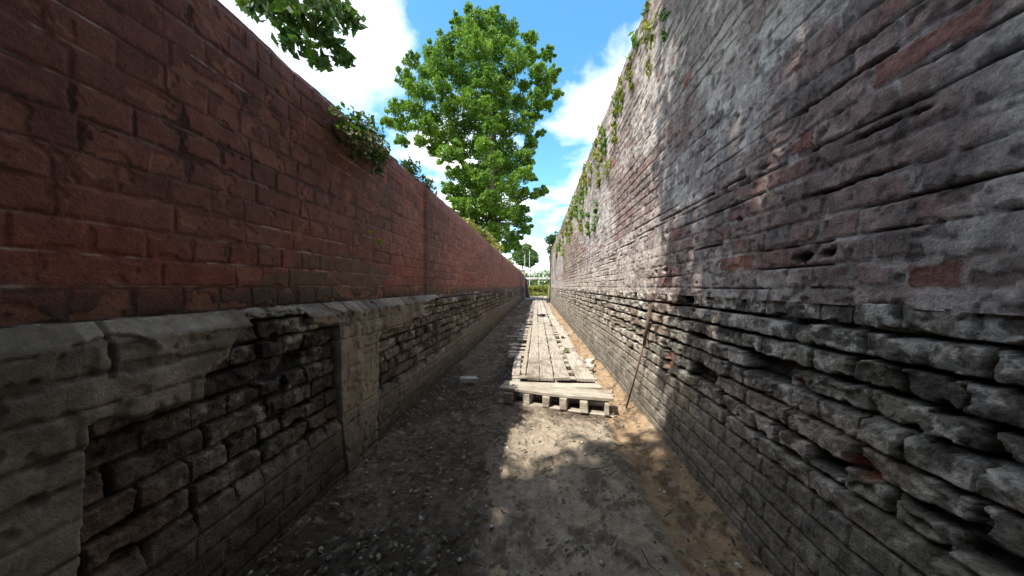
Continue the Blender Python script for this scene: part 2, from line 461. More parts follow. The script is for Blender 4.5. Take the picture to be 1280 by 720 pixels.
def f_eroded(Y, Z):
    row, col, rnd, rnd2, bed, perp, dz, dy = bricks(Y, Z, .080, .235, 303, .0135)
    tex = fbm(Y * 15, Z * 16, 310, 4)
    lowz = .42 + .16 * sst(1.5, 5, Y) + .10 * (fbm(Y * 1.2, Y * 0, 311, 3) - .5)
    smooth = 1 - sst(-.10, .12, Z - lowz)
    deep = (.45 + .85 * sst(.3, .6, fbm(Y * 1.1, row * 1.9, 312, 3)))
    j = np.maximum(bed * deep, perp * .7 * sst(.25, .5, rnd2 + .1)) * (1 - .82 * smooth)
    lip = 0 * dz                                        # rounded brick edges
    d = .018 - .050 * j + lip * (1 - smooth) + .018 * (rnd - .5) * (1 - smooth) + (.008 + .012 * (1 - smooth)) * (tex - .5)+ .014 * (fbm(Y * 40, Z * 40, 309, 4, .6) - .5) * (1 - .5 * smooth) - .012 * sst(.60, .62, fbm(Y * 9, Z * 12, 319, 4)) * (1 - smooth)
    d = d + .03 * smooth * sst(.45, 0, Z) + .03 * (fbm(Y * .5, Z, 313, 2) - .5)
    miss = (rnd2 > .965) & (Z > .5)
    mm = miss * (1 - np.maximum(bed, perp))
    d = d - .075 * mm
    top = LEDGE_R - .012 + .012 * (fbm(Y * 3, Y * 0, 318, 2) - .5)
    d = np.where(Z > top, d - (Z - top) * 2.2 - .02, d)
    c = lerp3((.19, .16, .13), (.37, .325, .265), fbm(Y * 3, Z * 4, 320, 4))
    c = c * (1 + .45 * (rnd - .5))[..., None]
    lich = sst(.49, .55, fbm(Y * 17, Z * 20, 321, 5, .6)) * (1 - smooth * .75)
    c = lerp3(c, np.array((.66, .60, .52)), lich * .85)
    soot = sst(.53, .59, fbm(Y * 13 + 5, Z * 17, 322, 5, .6)) * (.4 + .6 * sst(.5, .9, Z))
    c = lerp3(c, np.array((.04, .036, .032)), soot * .7)
    green = sst(.52, .66, fbm(Y * 2.6, Z * 2.4, 323, 3)) * (1 - sst(.75, .95, Z))
    c = lerp3(c, np.array((.20, .19, .11)), green * .30)
    damp = (1 - sst(.05, .5, Z + .2 * (fbm(Y * 3, Z * 2, 324, 3) - .5)))  # greyer, darker tone towards the foot of the wall
    c = lerp3(c, np.array((.13, .12, .10)), damp * .5)
    pinkish = sst(.58, .68, fbm(Y * 3.4 + 3, Z * 5, 325, 3)) * (1 - smooth) * sst(0, .8, Z)
    c = lerp3(c, np.array((.34, .20, .15)), pinkish * .35)
    # freshly broken faces showing orange brick
    fresh = np.zeros_like(Y)
    for (fy, fz, a, b) in ((2.17, .60, .05, .045), (2.20, .53, .045, .04), (2.98, .665, .05, .035), (3.5, .70, .04, .03), (1.13, .74, .03, .025), (.93, .57, .045, .035), (3.0, .72, .04, .02)):
        r = np.sqrt(((Y - fy) / a) ** 2 + ((Z - fz) / b) ** 2) + .9 * (fbm(Y * 22, Z * 22, 330, 3) - .5)
        fresh = np.maximum(fresh, 1 - sst(.75, 1.0, r))
    c = lerp3(c, lerp3((.46, .13, .07), (.60, .34, .25), sst(.4, .6, fbm(Y * 30, Z * 30, 331, 2))), fresh * .9)
    d = d - .03 * fresh
    c = lerp3(c, np.array((.018, .015, .013)), np.clip(j * .9, 0, 1) * (1 - fresh))
    c = lerp3(c, np.array((.03, .022, .02)), mm * .8)
    return d, c

yr = ycoords(END_R, .92)
wr = empty('brick_wall', (XR, 0, 0))
tag(wr, 'taller old brick wall on the right, pale with lime above and deeply eroded black joints below', 'wall')
rel(sheet('limewashed_brickwork', 1, yr, np.arange(LEDGE_R - .02, TOP_R + .001, .0056), f_lime, M_lime, wr, topcap=True), wr)
rel(sheet('eroded_brickwork', 1, yr, np.arange(-.10, LEDGE_R + .012, .0044), f_eroded, M_brick, wr), wr)
# end returns so that both walls close at the far end
def box_mesh(x0, x1, y0, y1, z0, z1):
    v = [(x, y, z) for z in (z0, z1) for y in (y0, y1) for x in (x0, x1)]
    f = [(0, 2, 3, 1), (4, 5, 7, 6), (0, 1, 5, 4), (2, 6, 7, 3), (0, 4, 6, 2), (1, 3, 7, 5)]
    return v, f
v, f = box_mesh(XL - .36, XL + .10, END_L - .1, END_L + .35, -.1, TOP_L - .25)
rel(mesh_obj('end_return', v, f, M_pier, wl), wl)
v, f = box_mesh(XR + .0, XR + .40, END_R - .06, END_R + .3, -.1, TOP_R - .06)
rel(mesh_obj('end_return', v, f, M_conc, wr), wr)

# ------------------------------------------------------------------ trench floor and the land
def floor():
    xs = np.arange(XL - .12, XR + .12, .011)
    ys = np.concatenate([np.linspace(YB, .7, 60)[:-1], adaptive(.7, 34, 1.08, .009, .12)])
    X, Y = np.meshgrid(xs, ys)
    n = fbm(X * 3, Y * 3, 400, 5)
    z = .05 * (n - .5) + .030 * (fbm(X * 16, Y * 16, 401, 5, .6) - .5)
    z += .06 * sst(-.75, -1.1, X) + .03 * sst(.80, .93, X)
    z -= .03 * sst(.5, .62, X) * sst(.85, .7, X)
    pebble = sst(.80, .86, vnoise(X * 38, Y * 38, 402)); z += .006 * pebble
    brown = lerp3((.095, .072, .053), (.19, .145, .105), fbm(X * 5, Y * 5, 410, 4))
    sand = lerp3((.25, .165, .095), (.39, .275, .17), fbm(X * 6, Y * 4, 411, 4))
    t = sst(.50, .60, X + .14 * (fbm(X * 4, Y * 3, 412, 4) - .5)) * (1 - .7 * sst(.83, .93, X + .05 * (fbm(X, Y * 5, 413, 3) - .5)))
    c = lerp3(brown, sand, t)
    dampf = sst(.5, .58, fbm(X * 1.7 + 2, Y * 1.1, 440, 4)) * (1 - t)
    c = c * (1 - .45 * dampf)[..., None]
    c = lerp3(c, np.array((.30, .245, .18)), sst(.58, .66, fbm(X * 2.6 + 8, Y * .8, 441, 4)) * (1 - t) * .6)
    # pale trampled dust in the middle, in front of the pallet
    dust = sst(-.45, .1, X + .3 * (fbm(X * 2, Y * 2, 414, 4) - .5)) * (1 - sst(2.45, 2.65, Y + .06 * fbm(X * 9, Y * 3, 430, 2))) * (1 - t)
    c = lerp3(c, lerp3((.27, .215, .155), (.46, .385, .29), fbm(X * 8, Y * 8, 415, 4)), dust * .8)
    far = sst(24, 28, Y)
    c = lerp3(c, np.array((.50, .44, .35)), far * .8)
    lit = sst(.56, .60, fbm(X * 14, Y * 9, 416, 5, .6))
    c = lerp3(c, np.array((.055, .04, .028)), lit * .55)
    c = lerp3(c, np.array((.42, .37, .30)), pebble * .4)
    ny, nx = X.shape
    idx = np.arange(nx * ny).reshape(ny, nx)
    q = np.stack([idx[:-1, :-1], idx[:-1, 1:], idx[1:, 1:], idx[1:, :-1]], -1).reshape(-1, 4)
    o = mesh_obj('path', np.stack([X, Y, z], -1).reshape(-1, 3), q, M_soil, None, True, c.reshape(-1, 3))
    tag(o, kind='structure')
floor()

def land_height(x, y):
    inside = (x > XL - .3) & (x < XR + .3)
    left = 2.02 + .25 * np.clip((-x - 2) / 12, 0, 1) + .06 * (fbm(x, y, 500, 3) - .5)
    right = 3.34 + .2 * np.clip((x - 2) / 20, 0, 1)
    # beyond the wall ends everything runs out to one level
    left = left + (1.25 - left) * sst(END_L - 2, END_L + 6, y) * sst(-40, -6, x)
    right = right + (1.2 - right) * sst(END_R + .5, END_R + 7, y) 
    mid = -.25 + .30 * sst(31, 33.5, y) + 1.0 * sst(33.5, 39, y)
    mid = mid + 2.3 * sst(-6.3, -7.2, y)
    h = np.where(inside, mid, np.where(x < 0, left, right))
    h = h + (1.0 - h) * sst(42, 60, y)
    return h
xs = np.concatenate([[-3000, -900, -300, -120, -60, -35, -22], np.arange(-15, -1.5, .8), [XL - .34, XL - .29, 0, XR + .29, XR + .38], np.arange(2, 16, .8), [22, 35, 60, 120, 300, 900, 3000]])
ys = np.concatenate([[-900, -200, -60, -25, -12, -9], np.arange(-7.5, 48, .7), [52, 58, 66, 80, 110, 170, 300, 700, 3000]])
X, Y = np.meshgrid(xs, ys)
Zt = land_height(X, Y)
idx = np.arange(X.size).reshape(X.shape)
q = np.stack([idx[:-1, :-1], idx[:-1, 1:], idx[1:, 1:], idx[1:, :-1]], -1).reshape(-1, 4)
tag(mesh_obj('ground', np.stack([X, Y, Zt], -1).reshape(-1, 3), q, M_terrain, None, True), kind='structure')

# ------------------------------------------------------------------ wood: pallets, boards
class MB:
    def __init__(s): s.v = []; s.f = []
    def box(s, c, size, rz=0, jit=0, rx=0, ry=0, taper=0):
        hx, hy, hz = [a / 2 for a in size]
        m = Matrix.Translation(c) @ Matrix.Rotation(rz, 4, 'Z') @ Matrix.Rotation(ry, 4, 'Y') @ Matrix.Rotation(rx, 4, 'X')
        b = len(s.v)
        for z in (-hz, hz):
            for y in (-hy, hy):
                for x in (-hx, hx):
                    p = Vector((x + random.uniform(-jit, jit), y + random.uniform(-jit, jit), z + random.uniform(-jit, jit) * .4))
                    s.v.append(tuple(m @ p))
        s.f += [tuple(b + i for i in q) for q in ((0, 2, 3, 1), (4, 5, 7, 6), (0, 1, 5, 4), (2, 6, 7, 3), (0, 4, 6, 2), (1, 3, 7, 5))]
    def tube(s, pts, rads, n=7):
        b = len(s.v); pts = [Vector(p) for p in pts]
        for i, p in enumerate(pts):
            d = (pts[min(i + 1, len(pts) - 1)] - pts[max(i - 1, 0)]).normalized()
            a = d.orthogonal().normalized(); c = d.cross(a)
            for k in range(n):
                t = 2 * math.pi * k / n
                s.v.append(tuple(p + rads[i] * (math.cos(t) * a + math.sin(t) * c)))
        for i in range(len(pts) - 1):
            for k in range(n):
                k2 = (k + 1) % n
                s.f.append((b + i * n + k, b + i * n + k2, b + (i + 1) * n + k2, b + (i + 1) * n + k))
        s.f.append(tuple(b + k for k in range(n))[::-1])
        s.f.append(tuple(b + (len(pts) - 1) * n + k for k in range(n)))
    def build(s, name, mat, parent=None, bevel=0, smooth=False):
        o = mesh_obj(name, s.v, s.f, mat, parent, smooth)
        if bevel:
            m = o.modifiers.new('bevel', 'BEVEL'); m.width = bevel; m.segments = 2; m.limit_method = 'ANGLE'
        return o

def plank_mesh(L, W, T, along='y', seed=0, warp=.006):
    """worn board: grid top with waviness, chipped ends"""
    r = np.random.default_rng(seed)
    n = max(3, int(L / .12)); m = 5
    us = np.linspace(-L / 2, L / 2, n); ws = np.array([-W / 2, -W / 2 + .006, 0, W / 2 - .006, W / 2])
    ph = r.uniform(0, 6, 4); V = []; Fc = []
    def pt(u, w, top):
        z = warp * math.sin(u * 2.1 / max(L, .5) * 2 + ph[0]) + warp * .6 * math.sin(u * 7 + ph[1])
        e = .004 if abs(w) > W / 2 - .001 else 0
        return [u, w + .003 * math.sin(u * 9 + ph[2]), z + (T / 2 - e if top else -T / 2 + e)]
    ends = r.uniform(-.012, .012, (2, m))
    for top in (1, 0):
        for i, u in enumerate(us):
            for k, w in enumerate(ws):
                uu = u + (ends[0, k] if i == 0 else ends[1, k] if i == n - 1 else 0)
                V.append(pt(uu, w, top))
    g = lambda t, i, k: t * n * m + i * m + k
    for i in range(n - 1):
        for k in range(m - 1):
            Fc.append((g(0, i, k), g(0, i + 1, k), g(0, i + 1, k + 1), g(0, i, k + 1)))
            Fc.append((g(1, i, k), g(1, i, k + 1), g(1, i + 1, k + 1), g(1, i + 1, k)))
        Fc.append((g(0, i, 0), g(1, i, 0), g(1, i + 1, 0), g(0, i + 1, 0)))
        Fc.append((g(0, i, m - 1), g(0, i + 1, m - 1), g(1, i + 1, m - 1), g(1, i, m - 1)))
    for k in range(m - 1):
        Fc.append((g(0, 0, k), g(0, 0, k + 1), g(1, 0, k + 1), g(1, 0, k)))
        Fc.append((g(0, n - 1, k), g(1, n - 1, k), g(1, n - 1, k + 1), g(0, n - 1, k + 1)))
    if along == 'y': V = [(w, u, z) for (u, w, z) in V]; Fc = [q[::-1] for q in Fc]
    return V, Fc

def copy_tree(o, parent=None):
    c = o.copy(); COL.objects.link(c); c.parent = parent
    for ch in [x for x in o.children]:
        copy_tree(ch, c)
    return c

# pallet: local origin at floor, slats run across (x), 0.86 wide, 1.1 long
def make_pallet():
    root = empty('pallet')
    for i in range(5):
        w = .095 if i not in (0, 5) else .12
        V, Fc = plank_mesh(.87 + random.uniform(-.02, .02), w, .018, 'x', 50 + i, .002)
        o = mesh_obj('deck_slat', V, Fc, M_woodx, root); o.location = (random.uniform(-.01, .01), -.49 + i * .245, .122)
        o.rotation_euler = (0, 0, random.uniform(-.015, .015))
    for x in (-.385, 0, .385):
        V, Fc = plank_mesh(1.08, .09, .018, 'y', 70, .001)
        o = mesh_obj('stringer', V, Fc, M_wood, root); o.location = (x, 0, .101)
        o = mesh_obj('runner', V, Fc, M_wood, root); o.location = (x, 0, .012)
        for y in (-.48, 0, .48):
            mb = MB(); mb.box((x, y, .0565), (.088, .11, .070), jit=.003)
            mb.build('block', M_block, root, .003)
    return root

pal_lab = ['wooden pallet under the walkway boards just behind the front cross plank',
           'second pallet along under the walkway, its slat ends sticking out on the shaded side',
           'third pallet along under the walkway boards',
           'fourth pallet along, beside the dark gaps left of the boards',
           'pallet under the boards where the dark scraps lie, fifth along the walkway']
pals = []
proto = make_pallet()
for i in range(19):
    p = proto if i == 0 else copy_tree(proto)
    if i:                                   # every pallet has lost or shifted a slat or two
        sl_ = [c for c in p.children if c.name.startswith('deck_slat')]
        for c in sl_:
            c.location.x += random.uniform(-.05, .05); c.location.y += random.uniform(-.05, .05); c.rotation_euler.z += random.uniform(-.04, .04)
        for c in random.sample(sl_, random.choice((1, 1, 2))): bpy.data.objects.remove(c)
    p.name = 'pallet'
    yy = 3.42 + i * 1.22
    p.location = (.15 + random.uniform(-.05, .03), yy, .012)
    p.rotation_euler = (0, 0, random.uniform(-.03, .03))
    if i == 1: p.location.x = .03; p.rotation_euler.z = .02
    if i == 3: p.location.x = .07
    lab = pal_lab[i] if i < 5 else 'one of the far pallets under the walkway boards beyond the dark scraps'
    tag(p, lab, 'pallet', 'pallets carrying the board walkway')

# front pallet (the one whose openings face the camera) - stringers run away from the viewer
fp = empty('pallet', (.155, 2.80, .0), R(-13))
tag(fp, 'front pallet with square dark openings below the cross plank, nearest end of the walkway', 'pallet', 'pallets carrying the board walkway')
V, Fc = plank_mesh(1.0, .215, .028, 'x', 5, .004)
o = mesh_obj('cross_plank', V, Fc, M_woodx, fp); o.location = (.01, .01, .124); o['label'] = 'wide pale plank laid across the front'
for k, x in enumerate((-.40, -.225, -.055, .105, .275, .46)):
    mb = MB(); mb.box((x, -.01 + random.uniform(-.025, .02), .056), ((.085, .065, .06, .065, .07, .03)[k], .20, .092), random.uniform(-.09, .09), .006)
    mb.build('block', M_woodx, fp, .003)
V, Fc = plank_mesh(1.02, .08, .016, 'x', 6, .002)
o = mesh_obj('bottom_slat', V, Fc, M_woodx, fp); o.location = (0, -.07, .002)
V, Fc = plank_mesh(.98, .10, .018, 'x', 8, .002)
o = mesh_obj('bottom_slat', V, Fc, M_woodx, fp); o.location = (0, .13, .001)

# long boards
lanes = [(-.105, .03), (.036, .178), (.186, .335), (.385, .56)]
lane_names = ['left edge', 'second row from the left', 'third row from the left', 'right hand row']
BD = .1545
brd = []
seg_sets = [[3.02, 7.75, 12.6, 17.2, 21.6, 26.2], [3.02, 7.85, 12.4, 17.2, 21.8, 26.2], [3.05, 7.8, 12.6, 17.4, 21.6, 26.2], [3.03, 4.35, 7.1, 11.2, 15.9, 20.4, 25.5]]
ordn = ['nearest', 'second', 'third', 'fourth', 'fifth', 'sixth']
sd = 100
for li, (a, b) in enumerate(lanes):
    segs = seg_sets[li]
    for k in range(len(segs) - 1):
        y0, y1 = segs[k] + .012, segs[k + 1] - .012
        sd += 1
        V, Fc = plank_mesh(y1 - y0, b - a - .004, .026, 'y', sd, .0025)
        o = mesh_obj('walkway_board', V, Fc, M_wood)
        zz = BD + .001 * ((sd * 7) % 5)
        o.location = ((a + b) / 2 + random.uniform(-.006, .006), (y0 + y1) / 2, zz)
        o.rotation_euler = (0, random.uniform(-.012, .012), random.uniform(-.0022, .0022))
        if li == 3:
            o.location.x += (.0, .015, -.02, .012, 0, .01)[k]; o.rotation_euler.z = (.012, -.008, .006, 0, .004, 0)[k]
        tag(o, ('%s board away from the viewer in the walkway, %s' % (ordn[k], lane_names[li])).replace('nearest board away from the viewer', 'nearest grey board'), 'board', 'boards of the walkway')
# thin dark board edge piece along the left side
V, Fc = plank_mesh(3.6, .05, .03, 'y', 190, .002)
o = mesh_obj('walkway_board', V, Fc, M_block); o.location = (-.142, 5.0, .15)
tag(o, 'narrow brown batten along the shaded left side of the walkway', 'board', 'boards of the walkway')
# a couple of loose slats at the left, running along
for (x, y, L, rz, z, lab) in ((-.235, 3.65, .95, .03, .148, 'loose slat lying lengthwise at the near left corner of the walkway'),
                     (-.27, 5.6, .6, 1.45, .148, 'short loose slat lying crosswise left of the walkway'),
                     (-.24, 8.1, .9, .05, .148, 'loose slat farther along the shaded left side of the walkway')):
    V, Fc = plank_mesh(L, .085, .016, 'y', int(y * 10), .002)
    o = mesh_obj('loose_slat', V, Fc, M_wood); o.location = (x, y, z); o.rotation_euler.z = rz
    tag(o, lab, 'plank')

# ------------------------------------------------------------------ rubble and scraps
import bmesh
def rock(name, loc, size, mat, label, cat, seed, group=None, rz=0, flat=True):
    bm = bmesh.new(); bmesh.ops.create_cube(bm, size=1)
    bmesh.ops.subdivide_edges(bm, edges=bm.edges, cuts=3, use_grid_fill=True)
    r = np.random.default_rng(seed)
    for v in bm.verts:
        n = v.co.normalized()
        v.co = v.co.lerp(n * .62, .35)
        k = vnoise(np.array(v.co.x * 3 + seed), np.array(v.co.y * 3 + v.co.z * 4), seed)
        v.co *= 1 + .35 * (float(k) - .5)
        v.co += Vector(r.uniform(-.03, .03, 3))
        v.co = Vector((v.co.x * size[0], v.co.y * size[1], v.co.z * size[2]))
    me = bpy.data.meshes.new(name); bm.to_mesh(me); bm.free(); me.materials.append(mat)
    o = bpy.data.objects.new(name, me); o.location = loc; o.rotation_euler = (r.uniform(-.1, .1), r.uniform(-.1, .1), rz)
    link(o); tag(o, label, cat, group); return o
rock('brick_fragment', (-.76, 3.32, .04), (.19, .10, .07), M_stone, 'pale chunk of brick alone on the dark soil by the left wall', 'rubble', 3, rz=.15)
rock('stone', (.655, 3.98, .03), (.15, .10, .07), M_stone, 'flat pale stone on the orange soil strip between boards and right wall', 'rubble', 4, rz=.5)
rock('stone', (.70, 4.16, .06), (.10, .16, .05), M_stone, 'tilted pale slab behind the flat stone on the orange strip', 'rubble', 5, rz=-.5)
rock('stone', (.62, 4.45, .03), (.09, .09, .05), M_stone, 'small grey stone on the orange strip behind the tilted slab', 'rubble', 6)
rock('stone', (.375, 4.25, .19), (.10, .07, .045), M_stone, 'yellowish stone lying in the gap of the walkway', 'rubble', 7, rz=.8)
rock('brick_fragment', (.64, 6.7, .03), (.12, .08, .06), M_stone, 'lone pale fragment far along the orange strip', 'rubble', 9)

# dark scraps on the walkway (torn felt and bark)
def scrap(loc, s, rz, label, seed, mat, pieces=4):
    mb = MB(); r = random.Random(seed)
    for i in range(pieces):
        mb.box((r.uniform(-s, s) * .5, r.uniform(-s, s) * .6, .004 + .012 * i), (s * r.uniform(.5, 1), s * r.uniform(.3, .6), .012), r.uniform(0, 3), .012, r.uniform(-.15, .15), r.uniform(-.15, .15))
    o = mb.build('scrap_pile', mat); o.location = loc; o.rotation_euler.z = rz
    tag(o, label, 'debris')
M_scrap = simple_mat('dark_scrap', (.03, .028, .025), (.12, .10, .085), 20, .9)
scrap((.19, 9.3, .175), .26, .2, 'dark scraps of bark and felt lying across the middle of the walkway', 5, M_scrap, 6)
scrap((.46, 5.35, .175), .07, .9, 'small dark scrap on the right hand boards', 6, M_scrap, 3)
scrap((.33, 7.2, .15), .1, .3, 'dark scrap sunk in the board gap short of the big scraps', 7, M_scrap, 3)
scrap((.43, 4.22, .175), .09, .3, 'mossy yellow green chips beside the walkway gap', 8, simple_mat('mossy_chip', (.10, .11, .03), (.34, .32, .14), 25, .9), 5)

# pole leaning on the right wall
mb = MB(); mb.tube([(0, 0, 0), (.05, -.12, .36), (.085, -.22, .66)], [.007, .008, .009], 7)
st = empty('leaning_stick', (.79, 2.76, .0)); tag(st, 'thin broken stick leaning against the eroded right wall', 'stick')
mb.build('thin_shaft', M_stick, st, smooth=True)
mb = MB(); mb.tube([(.080, -.21, .60), (.088, -.262, .77), (.094, -.31, .935)], [.013, .015, .014], 7)
mb.build('thick_end', M_stick, st, smooth=True)

# ------------------------------------------------------------------ vegetation
def leaf_cloud(name, centers, radii, per, size, mat, cols, parent=None, seed=0, squash=.8, shell=.55, aspect=1.7, droop=0):
    r = np.random.default_rng(seed)
    P = []; 
    for c, rad, n in zip(centers, radii, per):
        n = int(n)
        u = r.normal(size=(n, 3)); u /= np.linalg.norm(u, axis=1)[:, None]
        rr = rad * (shell + (1 - shell) * r.random(n) ** .7) * (.75 + .5 * vnoise(u[:, 0] * 2.2 + c[0], u[:, 1] * 2.2 + u[:, 2] * 2 + c[2], seed))
        # thin leafless pockets
        keepm = vnoise(u[:, 0] * 3 + c[1] * 3, u[:, 1] * 3 + u[:, 2] * 2.5, seed + 3) > .27
        p = np.array(c) + u * rr[:, None] * np.array([1, 1, squash])
        P.append(p[keepm])
    P = np.concatenate(P); n = len(P)
    a = r.normal(size=(n, 3)); a[:, 2] -= droop; a /= np.linalg.norm(a, axis=1)[:, None]
    b = np.cross(a, r.normal(size=(n, 3))); b /= np.linalg.norm(b, axis=1)[:, None]
    nrm = np.cross(a, b)
    s = size * r.uniform(.6, 1.3, n)[:, None]
    L = a * s * aspect * .5; W = b * s * .5
    v0 = P - L; v1 = P + W * .9 + nrm * s * .12; v2 = P + L; v3 = P - W * .9 + nrm * s * .12
    V = np.stack([v0, v1, v2, v3], 1).reshape(-1, 3)
    q = np.arange(4 * n).reshape(n, 4)
    t = r.random(n)
    patch = fbm(P[:, 0] * .9 / max(size * 6, .3), (P[:, 2] + P[:, 1]) * .9 / max(size * 6, .3), seed + 9, 2)
    t = np.clip(.5 * t + .9 * (patch - .25), 0, 1)
    c1, c2, c3 = cols
    c = np.where(t[:, None] < .5, c1 + (c2 - c1) * (t[:, None] * 2), c2 + (c3 - c2) * (t[:, None] * 2 - 1))
    return mesh_obj(name, V, q, mat, parent, False, np.repeat(c, 4, 0))

def limbs(root_pt, top_pt, targets, r0, name_parent, mat, seed=0, taper=.4):
    """trunk and limbs reaching to clump centres"""
    r = random.Random(seed)
    root_pt = Vector(root_pt); top_pt = Vector(top_pt)
    mb = MB(); pts = []; rad = []
    for i in range(9):
        t = i / 8
        p = root_pt.lerp(top_pt, t) + Vector((math.sin(t * 5 + seed) * .15, math.cos(t * 4 + seed) * .15, 0)) * (r0 * 3) * t
        pts.append(p); rad.append(r0 * (1.25 if i == 0 else 1) * (1 - (1 - taper) * t))
    mb.tube(pts, rad, 10)
    mb.build('trunk', mat, name_parent, smooth=True)
    for ti, tgt in enumerate(targets):
        tgt = Vector(tgt)
        # leaves the trunk below its target
        best = min(range(2, 9), key=lambda i: abs(pts[i].z - (tgt.z - (tgt.xy - pts[i].xy).length * .55)))
        a = pts[best]; mid = a.lerp(tgt, .5) + Vector((r.uniform(-.1, .1), r.uniform(-.1, .1), .12)) * (tgt - a).length
        ra = rad[best] * .45
        m2 = MB(); m2.tube([a, a.lerp(mid, .5) + Vector((0, 0, .03)), mid, mid.lerp(tgt, .55), tgt], [ra, ra * .75, ra * .5, ra * .3, ra * .12], 6)
        m2.build('limb', mat, name_parent, smooth=True)

def wp(px, py, Y):       # bearing measured on the photo -> point at distance Y
    return ((px - 671) / F * Y, Y, EYE + (358 - py) / F * Y)

# --- main tree beyond the left wall
T0 = 20.0
cl = [(569, 240, 14), (560, 232, 9), (580, 222, 16), (566, 216, 10), (576, 255, 13), (592, 268, 13), (598, 245, 17), (590, 212, 16), (614, 225, 17), (612, 258, 17),
      (605, 282, 12), (622, 290, 13), (632, 262, 17), (636, 232, 15), (653, 219, 12), (664, 222, 6), (626, 208, 15), (646, 245, 11), (676, 241, 7), (669, 245, 5), (682, 240, 3.5),
      (648, 274, 13), (657, 287, 8), (640, 296, 11), (632, 310, 9), (645, 308, 7), (652, 262, 8), (610, 205, 16), (596, 228, 14), (657, 240, 5), (618, 304, 7),
      # crown above
      (560, 190, 16), (578, 185, 18), (603, 182, 20), (632, 186, 17), (654, 196, 12), (664, 180, 10), (548, 168, 15), (570, 158, 20), (600, 152, 22), (630, 156, 20), (655, 158, 14),
      (540, 142, 12), (560, 130, 18), (590, 124, 20), (622, 122, 20), (648, 130, 15), (668, 146, 8), (552, 106, 14), (578, 98, 18), (606, 92, 20), (634, 98, 15), (655, 108, 9),
      (545, 78, 17), (570, 72, 18), (596, 62, 20), (622, 62, 19), (646, 78, 16), (608, 40, 18), (582, 42, 17), (556, 52, 14), (632, 40, 14), (594, 22, 14), (616, 20, 11), (572, 24, 9),
      (528, 150, 15), (516, 130, 13), (524, 108, 16), (530, 86, 13), (512, 108, 9), (672, 130, 13), (680, 112, 11), (672, 92, 12), (664, 70, 9), (684, 134, 7), (524, 172, 10), (540, 186, 9), (500, 150, 12), (490, 128, 11), (498, 170, 8), (480, 146, 8), (504, 92, 12), (512, 70, 10), (536, 60, 11), (690, 96, 9), (696, 120, 7), (684, 72, 8), (664, 50, 9), (676, 168, 5), (556, 262, 9), (588, 284, 8), (572, 270, 9), (640, 210, 14), (612, 240, 12)]
FRONT = [(611, 246, 12), (606, 222, 13), (618, 200, 13), (604, 180, 13), (612, 156, 13), (606, 130, 13), (614, 100, 12)]
r_ = random.Random(4)
cents = []; rads = []; per = []
for (px, py, rp) in cl:
    Yc = T0 + r_.uniform(-2.2, 2.2) * (1 if rp > 8 else .3)
    cents.append(wp(px, py, Yc)); rr = rp / F * Yc
    rads.append(rr); per.append(int(1050 * (rr / .7) ** 1.7) + 60)
for (px, py, rp) in FRONT:
    cents.append(wp(px, py, T0 - 2.2)); rr = rp / F * (T0 - 2.2); rads.append(rr); per.append(int(820 * (rr / .7) ** 1.7) + 60)
# small satellites make the outline uneven
for c, rr in list(zip(cents, rads)):
    for k in range(6):
        th = r_.uniform(0, 6.28); ph = r_.uniform(-.6, 1.0)
        q_ = (c[0] + math.cos(th) * math.cos(ph) * rr * 1.15, c[1] + math.sin(th) * math.cos(ph) * rr * 1.1, c[2] + math.sin(ph) * rr)
        cents.append(q_); rads.append(rr * r_.uniform(.18, .42)); per.append(110)
tr = empty('broadleaf_tree', (-2.9, T0, 2.0)); tag(tr, 'big bright green broadleaf tree standing beyond the red wall', 'tree')
def reparent(children_of): pass
def attach(o, p): o.matrix_parent_inverse = Matrix.Translation(-Vector(p.location)); return o
n0 = len(tr.children)
attach(leaf_cloud('crown', cents, rads, per, .105, L_tree, C_tree, tr, 41, shell=.3), tr)
limbs((-2.9, T0, 1.9), (-2.9, T0, 15), [cents[i] for i in (0, 4, 6, 9, 12, 14, 18, 21, 22, 7, 33, 35, 38, 41, 45, 49, 54, 57)], .38, tr, M_bark, 3, .25)
for ch in tr.children: attach(ch, tr)

def small_tree(name, label, cat, base, pts, leaf, mat, cols, dens, seed, trunk=.12, group=None):
    t = empty(name, base); tag(t, label, cat, group)
    c = [p[0] for p in pts]; rr = [p[1] for p in pts]
    leaf_cloud('crown', c, rr, [dens * (x ** 1.6) for x in rr], leaf, mat, cols, t, seed, shell=.4)
    top = Vector(c[0]) * .5 + Vector(c[-1]) * .5
    limbs(base, (base[0], base[1], max(base[2] + .4, top.z)), c[:5], trunk, t, M_bark, seed)
    for ch in t.children: attach(ch, t)
    return t

# far trees beyond the end of the trench
small_tree('broadleaf_tree', 'hazy round tree far beyond the end of the trench, left of the tall pole', 'tree', (-2.5, 55, 1.0),
           [(wp(655, 316, 55), 1.7), (wp(664, 318, 55), 1.3), (wp(647, 320, 55), 1.4), (wp(659, 309, 55), .9), (wp(668, 324, 54), .9), (wp(652, 326, 54), 1.2), (wp(662, 328, 54), 1.3)], .3, L_pale, C_pale, 420, 51, .2)
small_tree('broadleaf_tree', 'dark tree peeping out behind the far end of the tall right wall', 'tree', (3.2, 42, 1.2),
           [(wp(690, 300, 42), .9), (wp(694, 312, 42), 1.2), (wp(700, 300, 42), 1.3), (wp(693, 324, 42), .9), (wp(702, 318, 42), 1.5)], .22, L_dark, C_dark, 620, 52, .2)

